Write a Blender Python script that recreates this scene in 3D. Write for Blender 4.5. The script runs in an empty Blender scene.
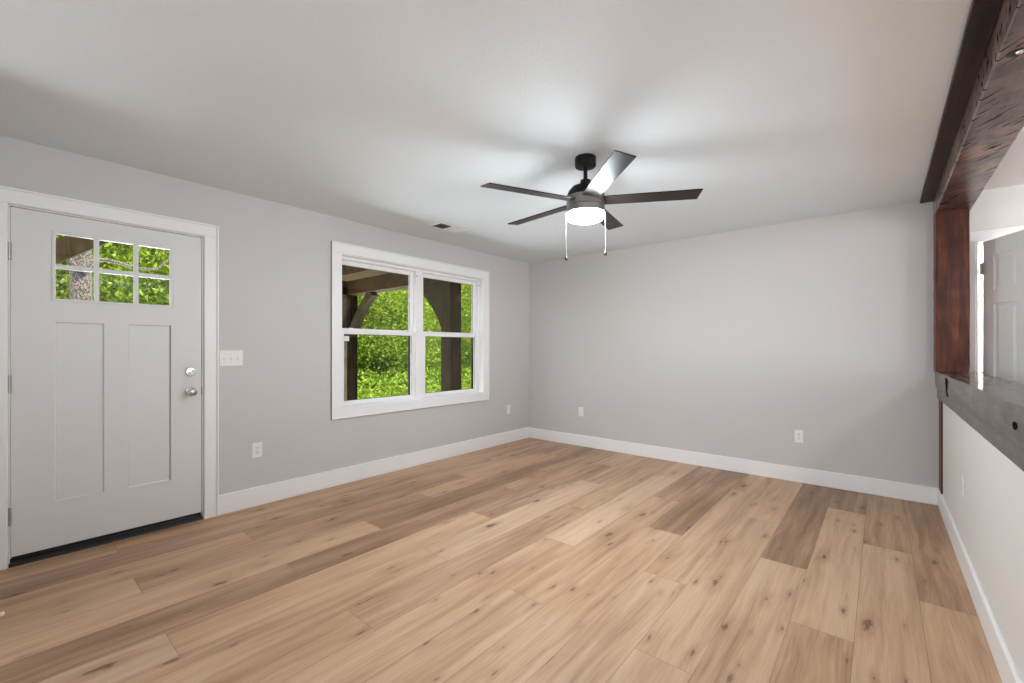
import bpy, bmesh, math, random
from mathutils import Vector, Matrix
import numpy as np

scene = bpy.context.scene
COL = scene.collection
PI = math.pi
R = math.radians

# ------------------------------------------------------------------ camera
CAM = Vector((3.7729, -4.8217, 1.2376))
YAW = R(40.307)
cd = bpy.data.cameras.new('camera')
cam = bpy.data.objects.new('camera', cd)
COL.objects.link(cam)
cam.location = CAM
cam.rotation_euler = (PI / 2, 0, YAW)
cd.sensor_width = 36.0
cd.lens = 435.0 / 1024.0 * 36.0
cd.shift_y = 7.8 / 1024.0
cd.clip_start = 0.02
scene.camera = cam

# ------------------------------------------------------------------ exposure
vs = scene.view_settings
vs.view_transform = 'Standard'
vs.look = 'None'
vs.gamma = 1.0
vs.use_curve_mapping = False
vs.exposure = 0.16
scene.cycles.max_bounces = 12
scene.cycles.diffuse_bounces = 6
scene.cycles.transparent_max_bounces = 16
scene.cycles.caustics_reflective = False
scene.cycles.caustics_refractive = False
scene.cycles.sample_clamp_indirect = 6.0

# ------------------------------------------------------------------ sky
world = bpy.data.worlds.new('sky')
scene.world = world
world.use_nodes = True
wn = world.node_tree.nodes
wl = world.node_tree.links
wn.clear()
wo = wn.new('ShaderNodeOutputWorld')
bg = wn.new('ShaderNodeBackground')
sky = wn.new('ShaderNodeTexSky')
sky.sky_type = 'NISHITA'
sky.sun_disc = False
sky.sun_elevation = R(52)
sky.sun_rotation = R(200)
sky.air_density = 1.0
sky.dust_density = 2.5
wl.new(sky.outputs[0], bg.inputs[0])
bg.inputs[1].default_value = 0.44
wl.new(bg.outputs[0], wo.inputs[0])


def sun(name, rot, energy, angle, color):
    d = bpy.data.lights.new(name, 'SUN')
    d.energy = energy
    d.angle = angle
    d.color = color
    o = bpy.data.objects.new(name, d)
    COL.objects.link(o)
    o.rotation_euler = rot
    return o


def area(name, loc, target, sx, sy, power, color=(1, 1, 1), spread=PI):
    d = bpy.data.lights.new(name, 'AREA')
    d.shape = 'RECTANGLE'
    d.size = sx
    d.size_y = sy
    d.energy = power
    d.color = color
    d.spread = spread
    o = bpy.data.objects.new(name, d)
    COL.objects.link(o)
    o.location = loc
    o.rotation_euler = (Vector(target) - Vector(loc)).to_track_quat('-Z', 'Y').to_euler()
    return o


def point(name, loc, power, radius, color=(1, 1, 1)):
    d = bpy.data.lights.new(name, 'POINT')
    d.energy = power
    d.shadow_soft_size = radius
    d.color = color
    o = bpy.data.objects.new(name, d)
    COL.objects.link(o)
    o.location = loc
    return o


# the sun over the trees, coming over the roof of the house
sun('sun', (R(38), 0, R(112)), 9.5, R(2), (1.0, 0.95, 0.86))
# the kitchen ceiling lamp behind and right of the camera
point('kitchen_lamp', (5.40, -6.30, 2.36), 145, 0.12, (0.90, 0.95, 1.0))
# daylight from the kitchen windows on the far right wall
area('kitchen_daylight', (7.85, -3.2, 1.28), (4.2, -3.0, 1.3), 3.4, 1.5, 130, (0.84, 0.92, 1.0))
# soft fill lamp added in the unseen hall behind the camera
area('hall_fill', (2.05, -7.85, 0.95), (2.0, 0.0, 1.3), 3.8, 1.7, 55, (0.84, 0.92, 1.0))
# added area lamp outside, standing in for deck bounce onto the ceiling
area('deck_bounce_fill', (-3.3, -1.6, -0.12), (-2.3, -1.6, 1.5), 5.2, 4.2, 1080, (0.84, 0.93, 1.0), R(150))
# lit room behind the half open six panel door
point('back_room_lamp', (4.9, 1.0, 2.2), 110, 0.12, (1.0, 0.98, 0.97))


# ------------------------------------------------------------------ materials
def lin(r, g, b):
    def f(c):
        c = c / 255.0
        return c / 12.92 if c <= 0.04045 else ((c + 0.055) / 1.055) ** 2.4
    return (f(r), f(g), f(b), 1.0)


class NT:
    def __init__(self, name):
        self.m = bpy.data.materials.new(name)
        self.m.use_nodes = True
        self.t = self.m.node_tree
        self.t.nodes.clear()
        self.out = self.n('ShaderNodeOutputMaterial')

    def n(self, typ, **kw):
        x = self.t.nodes.new(typ)
        for k, v in kw.items():
            setattr(x, k, v)
        return x

    def put(self, sock, v):
        if v is None:
            return
        if isinstance(v, bpy.types.NodeSocket):
            self.t.links.new(v, sock)
        elif isinstance(v, (int, float)):
            sock.default_value = v
        else:
            v = tuple(v)
            try:
                sock.default_value = v
            except Exception:
                sock.default_value = v[:3]

    def coord(self, scale=(1, 1, 1), rot=(0, 0, 0), loc=(0, 0, 0), src=None):
        if src is None:
            src = self.n('ShaderNodeTexCoord').outputs['Object']
        mp = self.n('ShaderNodeMapping')
        self.put(mp.inputs['Vector'], src)
        mp.inputs['Scale'].default_value = scale
        mp.inputs['Rotation'].default_value = rot
        mp.inputs['Location'].default_value = loc
        return mp.outputs[0]

    def noise(self, vec, scale=5, detail=4, rough=0.5, dist=0.0):
        x = self.n('ShaderNodeTexNoise')
        self.put(x.inputs['Vector'], vec)
        x.inputs['Scale'].default_value = scale
        x.inputs['Detail'].default_value = detail
        x.inputs['Roughness'].default_value = rough
        x.inputs['Distortion'].default_value = dist
        return x.outputs['Fac']

    def voro(self, vec, scale=5, rnd=1.0):
        x = self.n('ShaderNodeTexVoronoi')
        self.put(x.inputs['Vector'], vec)
        x.inputs['Scale'].default_value = scale
        x.inputs['Randomness'].default_value = rnd
        return x

    def ss(self, v, a, b, lo=0.0, hi=1.0):
        x = self.n('ShaderNodeMapRange', interpolation_type='SMOOTHSTEP')
        self.put(x.inputs['Value'], v)
        x.inputs['From Min'].default_value = a
        x.inputs['From Max'].default_value = b
        x.inputs['To Min'].default_value = lo
        x.inputs['To Max'].default_value = hi
        return x.outputs[0]

    def math(self, op, a, b=None):
        x = self.n('ShaderNodeMath', operation=op)
        self.put(x.inputs[0], a)
        if b is not None:
            self.put(x.inputs[1], b)
        return x.outputs[0]

    def mix(self, f, a, b, blend='MIX'):
        x = self.n('ShaderNodeMix', data_type='RGBA', blend_type=blend)
        self.put(x.inputs['Factor'], f)
        self.put(x.inputs[6], a)
        self.put(x.inputs[7], b)
        return x.outputs[2]

    def ramp(self, f, stops):
        x = self.n('ShaderNodeValToRGB')
        self.put(x.inputs[0], f)
        e = x.color_ramp.elements
        e[0].position, e[0].color = stops[0]
        e[1].position, e[1].color = stops[-1]
        for p, c in stops[1:-1]:
            k = e.new(p)
            k.color = c
        return x.outputs[0]

    def bump(self, h, strength, dist=0.01, normal=None):
        x = self.n('ShaderNodeBump')
        self.put(x.inputs['Height'], h)
        x.inputs['Strength'].default_value = strength
        x.inputs['Distance'].default_value = dist
        if normal is not None:
            self.put(x.inputs['Normal'], normal)
        return x.outputs[0]

    def bsdf(self, color, rough=0.5, metal=0.0, normal=None, spec=0.5, coat=0.0, coat_rough=0.1, emis=None, emis_s=0.0):
        x = self.n('ShaderNodeBsdfPrincipled')
        self.put(x.inputs['Base Color'], color)
        self.put(x.inputs['Roughness'], rough)
        self.put(x.inputs['Metallic'], metal)
        self.put(x.inputs['Specular IOR Level'], spec)
        x.inputs['Coat Weight'].default_value = coat
        x.inputs['Coat Roughness'].default_value = coat_rough
        if emis is not None:
            self.put(x.inputs['Emission Color'], emis)
            x.inputs['Emission Strength'].default_value = emis_s
        if normal is not None:
            self.put(x.inputs['Normal'], normal)
        self.t.links.new(x.outputs[0], self.out.inputs[0])
        return self.m


def paint(name, col, rough=0.6, bscale=300, bstr=0.06, vary=0.015, spec=0.35):
    t = NT(name)
    c = t.coord()
    n = t.noise(c, bscale, 3, 0.6)
    v = t.noise(c, 1.7, 2)
    dark = tuple(x * (1 - vary) for x in col[:3]) + (1,)
    lite = tuple(min(1, x * (1 + vary)) for x in col[:3]) + (1,)
    return t.bsdf(t.mix(v, dark, lite), rough, 0, t.bump(n, bstr, 0.002), spec)


M = {}
M['wall'] = paint('grey_wall_paint', lin(203, 200, 198), 0.62, 260, 0.08)
M['trim'] = paint('white_trim_paint', lin(241, 240, 239), 0.42, 90, 0.02, 0.005)
M['doorpaint'] = paint('white_door_paint', lin(222, 221, 220), 0.42, 120, 0.03, 0.006)
M['kitchen'] = paint('lit_pale_wall_paint', lin(226, 223, 219), 0.6, 260, 0.06)  # wall paint made paler to carry the brighter light on these walls
M['plastic'] = paint('white_plastic', lin(236, 234, 231), 0.35, 40, 0.0, 0.0)
M['vinyl'] = paint('white_window_vinyl', lin(240, 238, 238), 0.38, 60, 0.0, 0.004)


def ceiling_mat():
    t = NT('textured_ceiling_paint')
    c = t.coord()
    a = t.noise(c, 55, 5, 0.65)
    b = t.voro(c, 70).outputs['Distance']
    h = t.math('ADD', a, t.math('MULTIPLY', b, 0.5))
    v = t.noise(c, 1.3, 2)
    col = t.mix(v, lin(221, 227, 231), lin(226, 232, 236))
    return t.bsdf(col, 0.75, 0, t.bump(h, 0.32, 0.006), 0.2)


M['ceiling'] = ceiling_mat()


def metal(name, col, rough, met=1.0, brush=0.0, spec=0.5):
    t = NT(name)
    c = t.coord((1, 1, 60))
    n = t.noise(c, 12, 3)
    r = t.ss(n, 0.3, 0.7, max(0.02, rough - 0.06), rough + 0.06)
    return t.bsdf(col, r, met, t.bump(n, brush, 0.001) if brush else None, spec)


M['nickel'] = metal('satin_nickel', (0.62, 0.60, 0.57, 1), 0.22)
M['hinge'] = metal('dull_nickel_hinge', (0.42, 0.40, 0.38, 1), 0.35)
M['bronze'] = metal('dark_bronze', (0.03, 0.026, 0.024, 1), 0.4, 0.6)
M['fanblack'] = metal('matt_black_fan_metal', (0.006, 0.0055, 0.0055, 1), 0.5, 0.0, 0.0, 0.2)
M['lens_glow_grey'] = metal('lens_glow_grey_housing', (0.26, 0.25, 0.245, 1), 0.42, 0.9)  # paler grey imitates the lens glow on the dark housing
M['chain'] = metal('pale_chain', (0.30, 0.295, 0.29, 1), 0.45, 0.5)
M['rubber'] = paint('black_rubber', (0.008, 0.008, 0.008, 1), 0.45, 50, 0.0, 0.0)
M['slot'] = paint('dark_slot', (0.03, 0.028, 0.026, 1), 0.6, 50, 0.0, 0.0)


M['check'] = paint('black_wood_check', (0.012, 0.009, 0.007, 1), 0.9, 50, 0.0, 0.0, 0.0)


def blade_mat():
    t = NT('dark_espresso_blade')
    g = t.noise(t.coord((1.5, 40, 40)), 4, 4)
    col = t.mix(g, (0.010, 0.008, 0.007, 1), (0.028, 0.021, 0.018, 1))
    return t.bsdf(col, 0.36, 0.0, None, 0.2)


M['blade'] = blade_mat()


def lens_mat():
    t = NT('lit_fan_lens')
    return t.bsdf((0.9, 0.9, 0.9, 1), 0.4, 0, None, 0.5, 0, 0.1, (0.82, 0.925, 1.0, 1), 245.0)


M['lens'] = lens_mat()


def glass_mat(tint=(0.97, 0.985, 0.97, 1)):
    t = NT('clear_window_glass')
    tr = t.n('ShaderNodeBsdfTransparent')
    tr.inputs[0].default_value = tint
    gl = t.n('ShaderNodeBsdfGlossy')
    gl.inputs['Roughness'].default_value = 0.02
    fr = t.n('ShaderNodeFresnel')
    fr.inputs[0].default_value = 1.45
    mx = t.n('ShaderNodeMixShader')
    geo = t.n('ShaderNodeNewGeometry')
    t.put(mx.inputs[0], t.math('MULTIPLY', fr.outputs[0], t.math('SUBTRACT', 1.0, geo.outputs['Backfacing'])))
    t.t.links.new(tr.outputs[0], mx.inputs[1])
    t.t.links.new(gl.outputs[0], mx.inputs[2])
    t.t.links.new(mx.outputs[0], t.out.inputs[0])
    return t.m


M['glass'] = glass_mat()


def floor_mat():
    t = NT('oak_plank_floor')
    at = t.n('ShaderNodeAttribute', attribute_name='plank')
    sep = t.n('ShaderNodeSeparateColor')
    t.put(sep.inputs[0], at.outputs['Color'])
    tone, ox, oy = sep.outputs[0], sep.outputs[1], sep.outputs[2]
    hue = at.outputs['Alpha']
    obj = t.n('ShaderNodeTexCoord').outputs['Object']
    cmb = t.n('ShaderNodeCombineXYZ')
    t.put(cmb.inputs[0], t.math('MULTIPLY', ox, 37.0))
    t.put(cmb.inputs[1], t.math('MULTIPLY', oy, 91.0))
    t.put(cmb.inputs[2], t.math('MULTIPLY', ox, 11.0))
    ad = t.n('ShaderNodeVectorMath', operation='ADD')
    t.put(ad.inputs[0], obj)
    t.put(ad.inputs[1], cmb.outputs[0])
    p = ad.outputs[0]
    wob = t.noise(t.coord((3, 1.2, 1), src=p), 1.6, 2)
    wv = t.n('ShaderNodeCombineXYZ')
    t.put(wv.inputs[0], t.math('MULTIPLY', t.math('SUBTRACT', wob, 0.5), 0.045))
    ad2 = t.n('ShaderNodeVectorMath', operation='ADD')
    t.put(ad2.inputs[0], p)
    t.put(ad2.inputs[1], wv.outputs[0])
    q = ad2.outputs[0]
    fine = t.noise(t.coord((85, 2.4, 1), src=q), 1.6, 5, 0.65)
    mid = t.noise(t.coord((17, 0.8, 1), src=q), 1.3, 5, 0.62)
    broad = t.noise(t.coord((5.5, 0.9, 1), src=q), 1.0, 3, 0.5)
    fig = t.noise(t.coord((9.0, 0.55, 1), src=q), 1.0, 3, 0.5)
    ring = t.math('SINE', t.math('MULTIPLY', fig, 120.0))
    ring = t.math('MULTIPLY', t.ss(ring, 0.2, 1.0), t.ss(broad, 0.44, 0.66))
    v = t.math('ADD', t.math('MULTIPLY', mid, 0.55), t.math('MULTIPLY', broad, 0.45))
    v = t.math('ADD', v, t.math('MULTIPLY', t.math('SUBTRACT', fine, 0.5), 0.34))
    v = t.math('ADD', v, t.math('SUBTRACT', tone, 0.5))
    base = t.ramp(v, [(0.18, lin(118, 90, 70)), (0.36, lin(152, 122, 97)), (0.50, lin(184, 154, 126)), (0.64, lin(202, 174, 146)), (0.85, lin(216, 191, 166))])
    warm = t.mix(hue, lin(255, 239, 222), lin(255, 247, 245))
    base = t.mix(1.0, base, warm, 'MULTIPLY')
    base = t.mix(t.math('MULTIPLY', ring, 0.09), base, lin(140, 98, 70))
    # dark mineral streaks
    st = t.noise(t.coord((26, 1.7, 1), src=q), 1.0, 5, 0.72)
    stm = t.math('MULTIPLY', t.ss(st, 0.60, 0.72), t.ss(broad, 0.42, 0.60))
    base = t.mix(t.math('MULTIPLY', stm, 0.42), base, lin(112, 78, 56))
    # knots: small dark cores in clusters, drawn out along the grain
    kn = t.noise(t.coord((40, 14, 1), src=p), 1.0, 4, 0.65)
    ko = t.math('SUBTRACT', kn, 0.5)
    for sc_, thr, sz, al in (((4.6, 1.55, 1), 0.46, 0.060, 0.80), ((11.0, 3.4, 1), 0.74, 0.085, 0.60)):
        kk = t.n('ShaderNodeCombineXYZ')
        t.put(kk.inputs[0], t.math('MULTIPLY', ko, 0.34))
        t.put(kk.inputs[1], t.math('MULTIPLY', ko, 0.22))
        kc = t.n('ShaderNodeVectorMath', operation='ADD')
        t.put(kc.inputs[0], t.coord(sc_, src=p))
        t.put(kc.inputs[1], kk.outputs[0])
        vo = t.n('ShaderNodeTexVoronoi', voronoi_dimensions='2D')
        t.put(vo.inputs['Vector'], kc.outputs[0])
        vo.inputs['Scale'].default_value = 1.0
        csep = t.n('ShaderNodeSeparateColor')
        t.put(csep.inputs[0], vo.outputs['Color'])
        size = t.ss(csep.outputs[1], 0.0, 1.0, 0.012, sz)
        d = t.math('SUBTRACT', vo.outputs['Distance'], size)
        has = t.ss(csep.outputs[0], thr, thr + 0.02)
        core = t.ss(d, -0.02, 0.035, 1.0, 0.0)
        halo = t.ss(d, -0.02, 0.26, 1.0, 0.0)
        base = t.mix(t.math('MULTIPLY', t.math('MULTIPLY', halo, has), 0.34), base, lin(146, 102, 74))
        base = t.mix(t.math('MULTIPLY', t.math('MULTIPLY', core, has), al), base, lin(86, 60, 45))
    rough = t.ss(fine, 0.2, 0.8, 0.34, 0.46)
    nb = t.bump(t.math('ADD', fine, t.math('MULTIPLY', st, 0.5)), 0.06, 0.002)
    return t.bsdf(base, rough, 0, nb, 0.42)


M['floor'] = floor_mat()


def timber_mat(name, dark, mid, lite, rough=0.34, coat=0.5, axis='Y', cracks=0.0, mott=0.5, coat_rough=0.2, bumps=0.25, spec=0.5):
    t = NT(name)
    if axis == 'Y':
        gs, bs = (9, 0.8, 9), (2.6, 0.7, 2.6)
    else:
        gs, bs = (9, 9, 0.8), (2.6, 2.6, 0.7)
    g = t.noise(t.coord(gs), 3.0, 6, 0.62, 0.4)
    b = t.noise(t.coord(bs), 2.0, 4, 0.6, 0.6)
    m = t.noise(t.coord(), 9, 5, 0.62)
    v = t.math('ADD', t.math('MULTIPLY', g, 0.5), t.math('MULTIPLY', t.math('ADD', t.math('MULTIPLY', b, 1 - mott), t.math('MULTIPLY', m, mott)), 0.5))
    col = t.ramp(v, [(0.36, dark), (0.50, mid), (0.66, lite)])
    vo = t.voro(t.coord((3.2, 1.6, 3.2) if axis == 'Y' else (3.2, 3.2, 1.6)), 1.7)
    cs = t.n('ShaderNodeSeparateColor')
    t.put(cs.inputs[0], vo.outputs['Color'])
    kn = t.ss(t.math('ADD', vo.outputs['Distance'], t.math('MULTIPLY', t.math('SUBTRACT', m, 0.5), 0.14)), 0.05, 0.13, 1.0, 0.0)
    kn = t.math('MULTIPLY', kn, t.ss(cs.outputs[0], 0.35, 0.45))
    col = t.mix(t.math('MULTIPLY', kn, 0.8), col, tuple(x * 0.35 for x in dark[:3]) + (1,))
    h = t.math('ADD', t.math('MULTIPLY', g, 0.6), t.math('MULTIPLY', m, 0.4))
    crack = None
    if cracks > 0:
        cv = t.coord((4.5, 46, 14), src=t.coord(rot=(0, 0, R(52))))
        cn = t.noise(cv, 1.5, 2, 0.4, 0.25)
        cr = t.ss(cn, 0.612, 0.645)
        crack = cr
        gv = t.noise(t.coord((1.2, 1.2, 1.2)), 3.0, 4, 0.6, 0.5)
        col = t.mix(t.ss(gv, 0.45, 0.65, 0.0, 0.75), col, tuple(1.9 * x for x in lite[:3]) + (1,))
        col = t.mix(t.ss(gv, 0.45, 0.32, 0.0, 0.6), col, lin(58, 18, 12))
        col = t.mix(t.math('MULTIPLY', cr, cracks), col, (0.010, 0.006, 0.005, 1))
        h = t.math('SUBTRACT', h, t.math('MULTIPLY', cr, 0.8))
    mat = t.bsdf(col, rough, 0, t.bump(h, bumps, 0.012), spec, coat, coat_rough)
    if crack is not None:
        pb = next(x for x in t.t.nodes if x.type == 'BSDF_PRINCIPLED')
        t.put(pb.inputs['Coat Weight'], t.math('MULTIPLY', t.math('SUBTRACT', 1.0, crack), coat))
        t.put(pb.inputs['Specular IOR Level'], t.math('MULTIPLY', t.math('SUBTRACT', 1.0, crack), spec))
    return mat


M['post'] = timber_mat('red_brown_stained_timber', lin(34, 16, 14), lin(80, 36, 20), lin(132, 70, 36), 0.45, 0.08, 'Z', spec=0.25)
M['beam'] = timber_mat('dark_stained_beam', lin(34, 18, 15), lin(62, 38, 32), lin(96, 70, 61), 0.40, 0.7, 'Y', 1.0, 0.5, 0.26)
M['board'] = timber_mat('dark_stained_board', lin(22, 12, 10), lin(40, 21, 16), lin(70, 38, 27), 0.45, 0.10, 'Y', 0.0, 0.5, 0.25, spec=0.25)
M['ledge'] = timber_mat('grey_brown_ledge_timber', lin(24, 18, 13), lin(58, 46, 36), lin(104, 87, 72), 0.42, 0.6, 'Y', 0.0, 0.75, 0.06, 0.3, spec=0.3)
M['porch'] = timber_mat('porch_timber', lin(32, 25, 15), lin(50, 40, 24), lin(70, 57, 36), 0.8, 0.0, 'Z', spec=0.05)
M['soffit'] = timber_mat('porch_ceiling_boards', lin(30, 22, 10), lin(50, 35, 14), lin(80, 54, 20), 0.8, 0.0, 'Y', spec=0.05)


def leaf_mat(name, a, b, c):
    t = NT(name)
    oi = t.n('ShaderNodeObjectInfo')
    geo = t.n('ShaderNodeNewGeometry')
    r = geo.outputs['Random Per Island']
    col = t.ramp(r, [(0.0, a), (0.5, b), (1.0, c)])
    d = t.n('ShaderNodeBsdfDiffuse')
    t.put(d.inputs[0], col)
    tr = t.n('ShaderNodeBsdfTranslucent')
    t.put(tr.inputs[0], t.mix(0.5, col, lin(190, 205, 70)))
    mx = t.n('ShaderNodeMixShader')
    mx.inputs[0].default_value = 0.45
    t.t.links.new(d.outputs[0], mx.inputs[1])
    t.t.links.new(tr.outputs[0], mx.inputs[2])
    t.t.links.new(mx.outputs[0], t.out.inputs[0])
    return t.m


M['leaf'] = leaf_mat('summer_leaves', lin(70, 98, 22), lin(126, 152, 44), lin(186, 200, 96))
M['leaf2'] = leaf_mat('yellow_green_leaves', lin(90, 118, 28), lin(146, 168, 52), lin(204, 212, 118))


def bark_mat(name, a, b, scale=60):
    t = NT(name)
    n = t.noise(t.coord((1, 1, 0.7)), scale, 4, 0.7)
    col = t.mix(t.ss(n, 0.42, 0.58), a, b)
    return t.bsdf(col, 0.8, 0, t.bump(n, 0.4, 0.02), 0.2)


M['bark'] = bark_mat('brown_bark', lin(70, 58, 46), lin(128, 112, 92), 18)
M['speckled'] = bark_mat('speckled_pale_bark', lin(58, 50, 44), lin(136, 126, 116), 70)


def ground_mat():
    t = NT('mossy_forest_floor')
    n = t.noise(t.coord(), 6, 6, 0.7)
    col = t.ramp(n, [(0.3, lin(48, 78, 22)), (0.55, lin(96, 140, 44)), (0.75, lin(140, 170, 70))])
    return t.bsdf(col, 0.9, 0, t.bump(n, 0.5, 0.05), 0.1)


M['ground'] = ground_mat()


# ------------------------------------------------------------------ mesh helpers
class MB:
    """collects shapes and links them as ONE mesh object"""

    def __init__(self):
        self.bm = bmesh.new()

    def box(self, x0, x1, y0, y1, z0, z1, bev=0.0, seg=1, mat=0):
        b = bmesh.new()
        bmesh.ops.create_cube(b, size=1)
        for v in b.verts:
            v.co = Vector(((x0 + x1) / 2 + v.co.x * (x1 - x0), (y0 + y1) / 2 + v.co.y * (y1 - y0), (z0 + z1) / 2 + v.co.z * (z1 - z0)))
        if bev > 0:
            bmesh.ops.bevel(b, geom=list(b.edges), offset=bev, segments=seg, affect='EDGES', profile=0.5)
        self.add(b, mat)

    def add(self, b, mat=0, xf=None):
        if xf is not None:
            bmesh.ops.transform(b, matrix=xf, verts=b.verts)
        for f in b.faces:
            f.material_index = mat
        me = bpy.data.meshes.new('tmp')
        b.to_mesh(me)
        b.free()
        self.bm.from_mesh(me)
        bpy.data.meshes.remove(me)

    def lathe(self, prof, seg=40, xf=None, mat=0, cap=True):
        """prof: (radius, height) pairs turned round Z"""
        b = bmesh.new()
        rings = []
        for r, h in prof:
            if r < 1e-6:
                rings.append([b.verts.new((0, 0, h))])
            else:
                rings.append([b.verts.new((r * math.cos(2 * PI * k / seg), r * math.sin(2 * PI * k / seg), h)) for k in range(seg)])
        for a, c in zip(rings, rings[1:]):
            for k in range(seg):
                k2 = (k + 1) % seg
                if len(a) == 1 and len(c) > 1:
                    b.faces.new((a[0], c[k2], c[k]))
                elif len(c) == 1 and len(a) > 1:
                    b.faces.new((a[k], a[k2], c[0]))
                elif len(a) > 1:
                    b.faces.new((a[k], a[k2], c[k2], c[k]))
        if cap:
            for rg in (rings[0], rings[-1]):
                if len(rg) > 1:
                    b.faces.new(rg)
        bmesh.ops.recalc_face_normals(b, faces=b.faces)
        self.add(b, mat, xf)

    def tube(self, pts, rad, seg=10, mat=0):
        """rad: one radius or one per point"""
        b = bmesh.new()
        pts = [Vector(p) for p in pts]
        rads = rad if isinstance(rad, (list, tuple)) else [rad] * len(pts)
        rings = []
        up = Vector((0.31, 0.17, 0.93)).normalized()
        for i, p in enumerate(pts):
            d = (pts[min(i + 1, len(pts) - 1)] - pts[max(i - 1, 0)]).normalized()
            u = d.cross(up)
            if u.length < 1e-3:
                u = d.cross(Vector((1, 0, 0)))
            u.normalize()
            w = d.cross(u).normalized()
            rings.append([b.verts.new(p + (u * math.cos(2 * PI * k / seg) + w * math.sin(2 * PI * k / seg)) * rads[i]) for k in range(seg)])
        for a, c in zip(rings, rings[1:]):
            for k in range(seg):
                b.faces.new((a[k], a[(k + 1) % seg], c[(k + 1) % seg], c[k]))
        b.faces.new(list(reversed(rings[0])))
        b.faces.new(rings[-1])
        bmesh.ops.recalc_face_normals(b, faces=b.faces)
        self.add(b, mat)

    def prism(self, poly, direction, mat=0, bev=0.0):
        """extrude a planar polygon (3D points) along a vector"""
        b = bmesh.new()
        d = Vector(direction)
        lo = [b.verts.new(Vector(p)) for p in poly]
        hi = [b.verts.new(Vector(p) + d) for p in poly]
        b.faces.new(lo)
        b.faces.new(hi)
        n = len(poly)
        for k in range(n):
            b.faces.new((lo[k], lo[(k + 1) % n], hi[(k + 1) % n], hi[k]))
        bmesh.ops.recalc_face_normals(b, faces=b.faces)
        if bev > 0:
            bmesh.ops.bevel(b, geom=list(b.edges), offset=bev, segments=1, affect='EDGES', profile=0.5)
        self.add(b, mat)

    def build(self, name, mats, parent=None, smooth=None):
        if not isinstance(mats, (list, tuple)):
            mats = [mats]
        me = bpy.data.meshes.new(name)
        self.bm.to_mesh(me)
        self.bm.free()
        for m in mats:
            me.materials.append(m)
        if smooth is not None:
            for p in me.polygons:
                p.use_smooth = True
            me.set_sharp_from_angle(angle=R(smooth))
        o = bpy.data.objects.new(name, me)
        COL.objects.link(o)
        if parent is not None:
            o.parent = parent
            o.matrix_parent_inverse = parent.matrix_world.inverted()
        return o


def empty(name, loc=(0, 0, 0)):
    o = bpy.data.objects.new(name, None)
    o.empty_display_size = 0.1
    COL.objects.link(o)
    o.location = loc
    o.matrix_world = Matrix.Translation(loc)
    return o


def tag(o, label=None, cat=None, group=None, kind=None):
    if label:
        o['label'] = label
    if cat:
        o['category'] = cat
    if group:
        o['group'] = group
    if kind:
        o['kind'] = kind
    return o


def copy_thing(o, parent=None):
    c = o.copy()
    COL.objects.link(c)
    if parent is not None:
        c.parent = parent
    for ch in list(o.children):
        copy_thing(ch, c)
    return c


# ------------------------------------------------------------------ the setting
H = 2.44                       # ceiling height

# floor: one mesh, planks laid along Y in a regular one-third stagger
rng = random.Random(11)
W, L = 0.2302, 1.862
J = {0: -1.890, 1: -1.256, 2: -0.628}
# tones seen in the photograph: (row from the half wall, end joint index) -> (tone, hue)
TONE = {(0, 0): (.42, .4), (0, 1): (.55, .4), (1, 0): (.46, .5), (1, 1): (.60, .5), (2, 0): (.30, .7), (2, 1): (.60, .45), (2, 2): (.47, .35),
        (3, 0): (.36, .55), (3, 1): (.60, .6), (4, 0): (.58, .4), (4, 1): (.57, .55), (4, 2): (.60, .6), (5, 0): (.50, .4), (5, 1): (.55, .5), (5, 2): (.56, .6),
        (6, 0): (.40, .3), (6, 1): (.52, .5), (7, 0): (.40, .6), (7, 1): (.52, .4), (7, 2): (.58, .6), (8, 0): (.62, .5), (8, 1): (.64, .7), (8, 2): (.58, .5),
        (9, 0): (.48, .4), (9, 1): (.46, .7), (9, 2): (.56, .3), (10, 0): (.50, .5), (10, 1): (.64, .8), (10, 2): (.56, .3), (11, 0): (.57, .2), (11, 1): (.45, .6),
        (11, 2): (.57, .2), (12, 0): (.46, .4), (12, 1): (.38, .5), (12, 2): (.40, .5), (13, 0): (.42, .4), (13, 1): (.36, .5), (13, 2): (.60, .2), (14, 0): (.45, .3), (14, 1): (.52, .2), (14, 2): (.46, .3)}
fm = bmesh.new()
lay = fm.loops.layers.float_color.new('plank')
x1 = 3.916 + W
row = 0
g = 0.0008
while x1 > -0.01:
    x0 = x1 - W
    j = J[{0: 0, 1: 1, 2: 2}[row % 3]]
    ys = [j - L * k for k in range(-1, 6)]
    ys = [y for y in ys if y > -8.0]
    ends = [0.0] + [y for y in ys if y < -0.2] + [-8.0]
    for k in range(len(ends) - 1):
        ya, yb = ends[k], ends[k + 1]
        xa, xb = max(x0, 0.0) + g, (x1 if row else 4.137) - g
        tone, hue = TONE.get((row, k), (0.40 + 0.2 * rng.random(), rng.random()))
        col = (tone + rng.uniform(-.02, .02), rng.random(), rng.random(), hue)
        f = fm.faces.new([fm.verts.new((xa, yb + g, 0)), fm.verts.new((xb, yb + g, 0)), fm.verts.new((xb, ya - g, 0)), fm.verts.new((xa, ya - g, 0))])
        for lp in f.loops:
            lp[lay] = col
    x1 = x0
    row += 1
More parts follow.
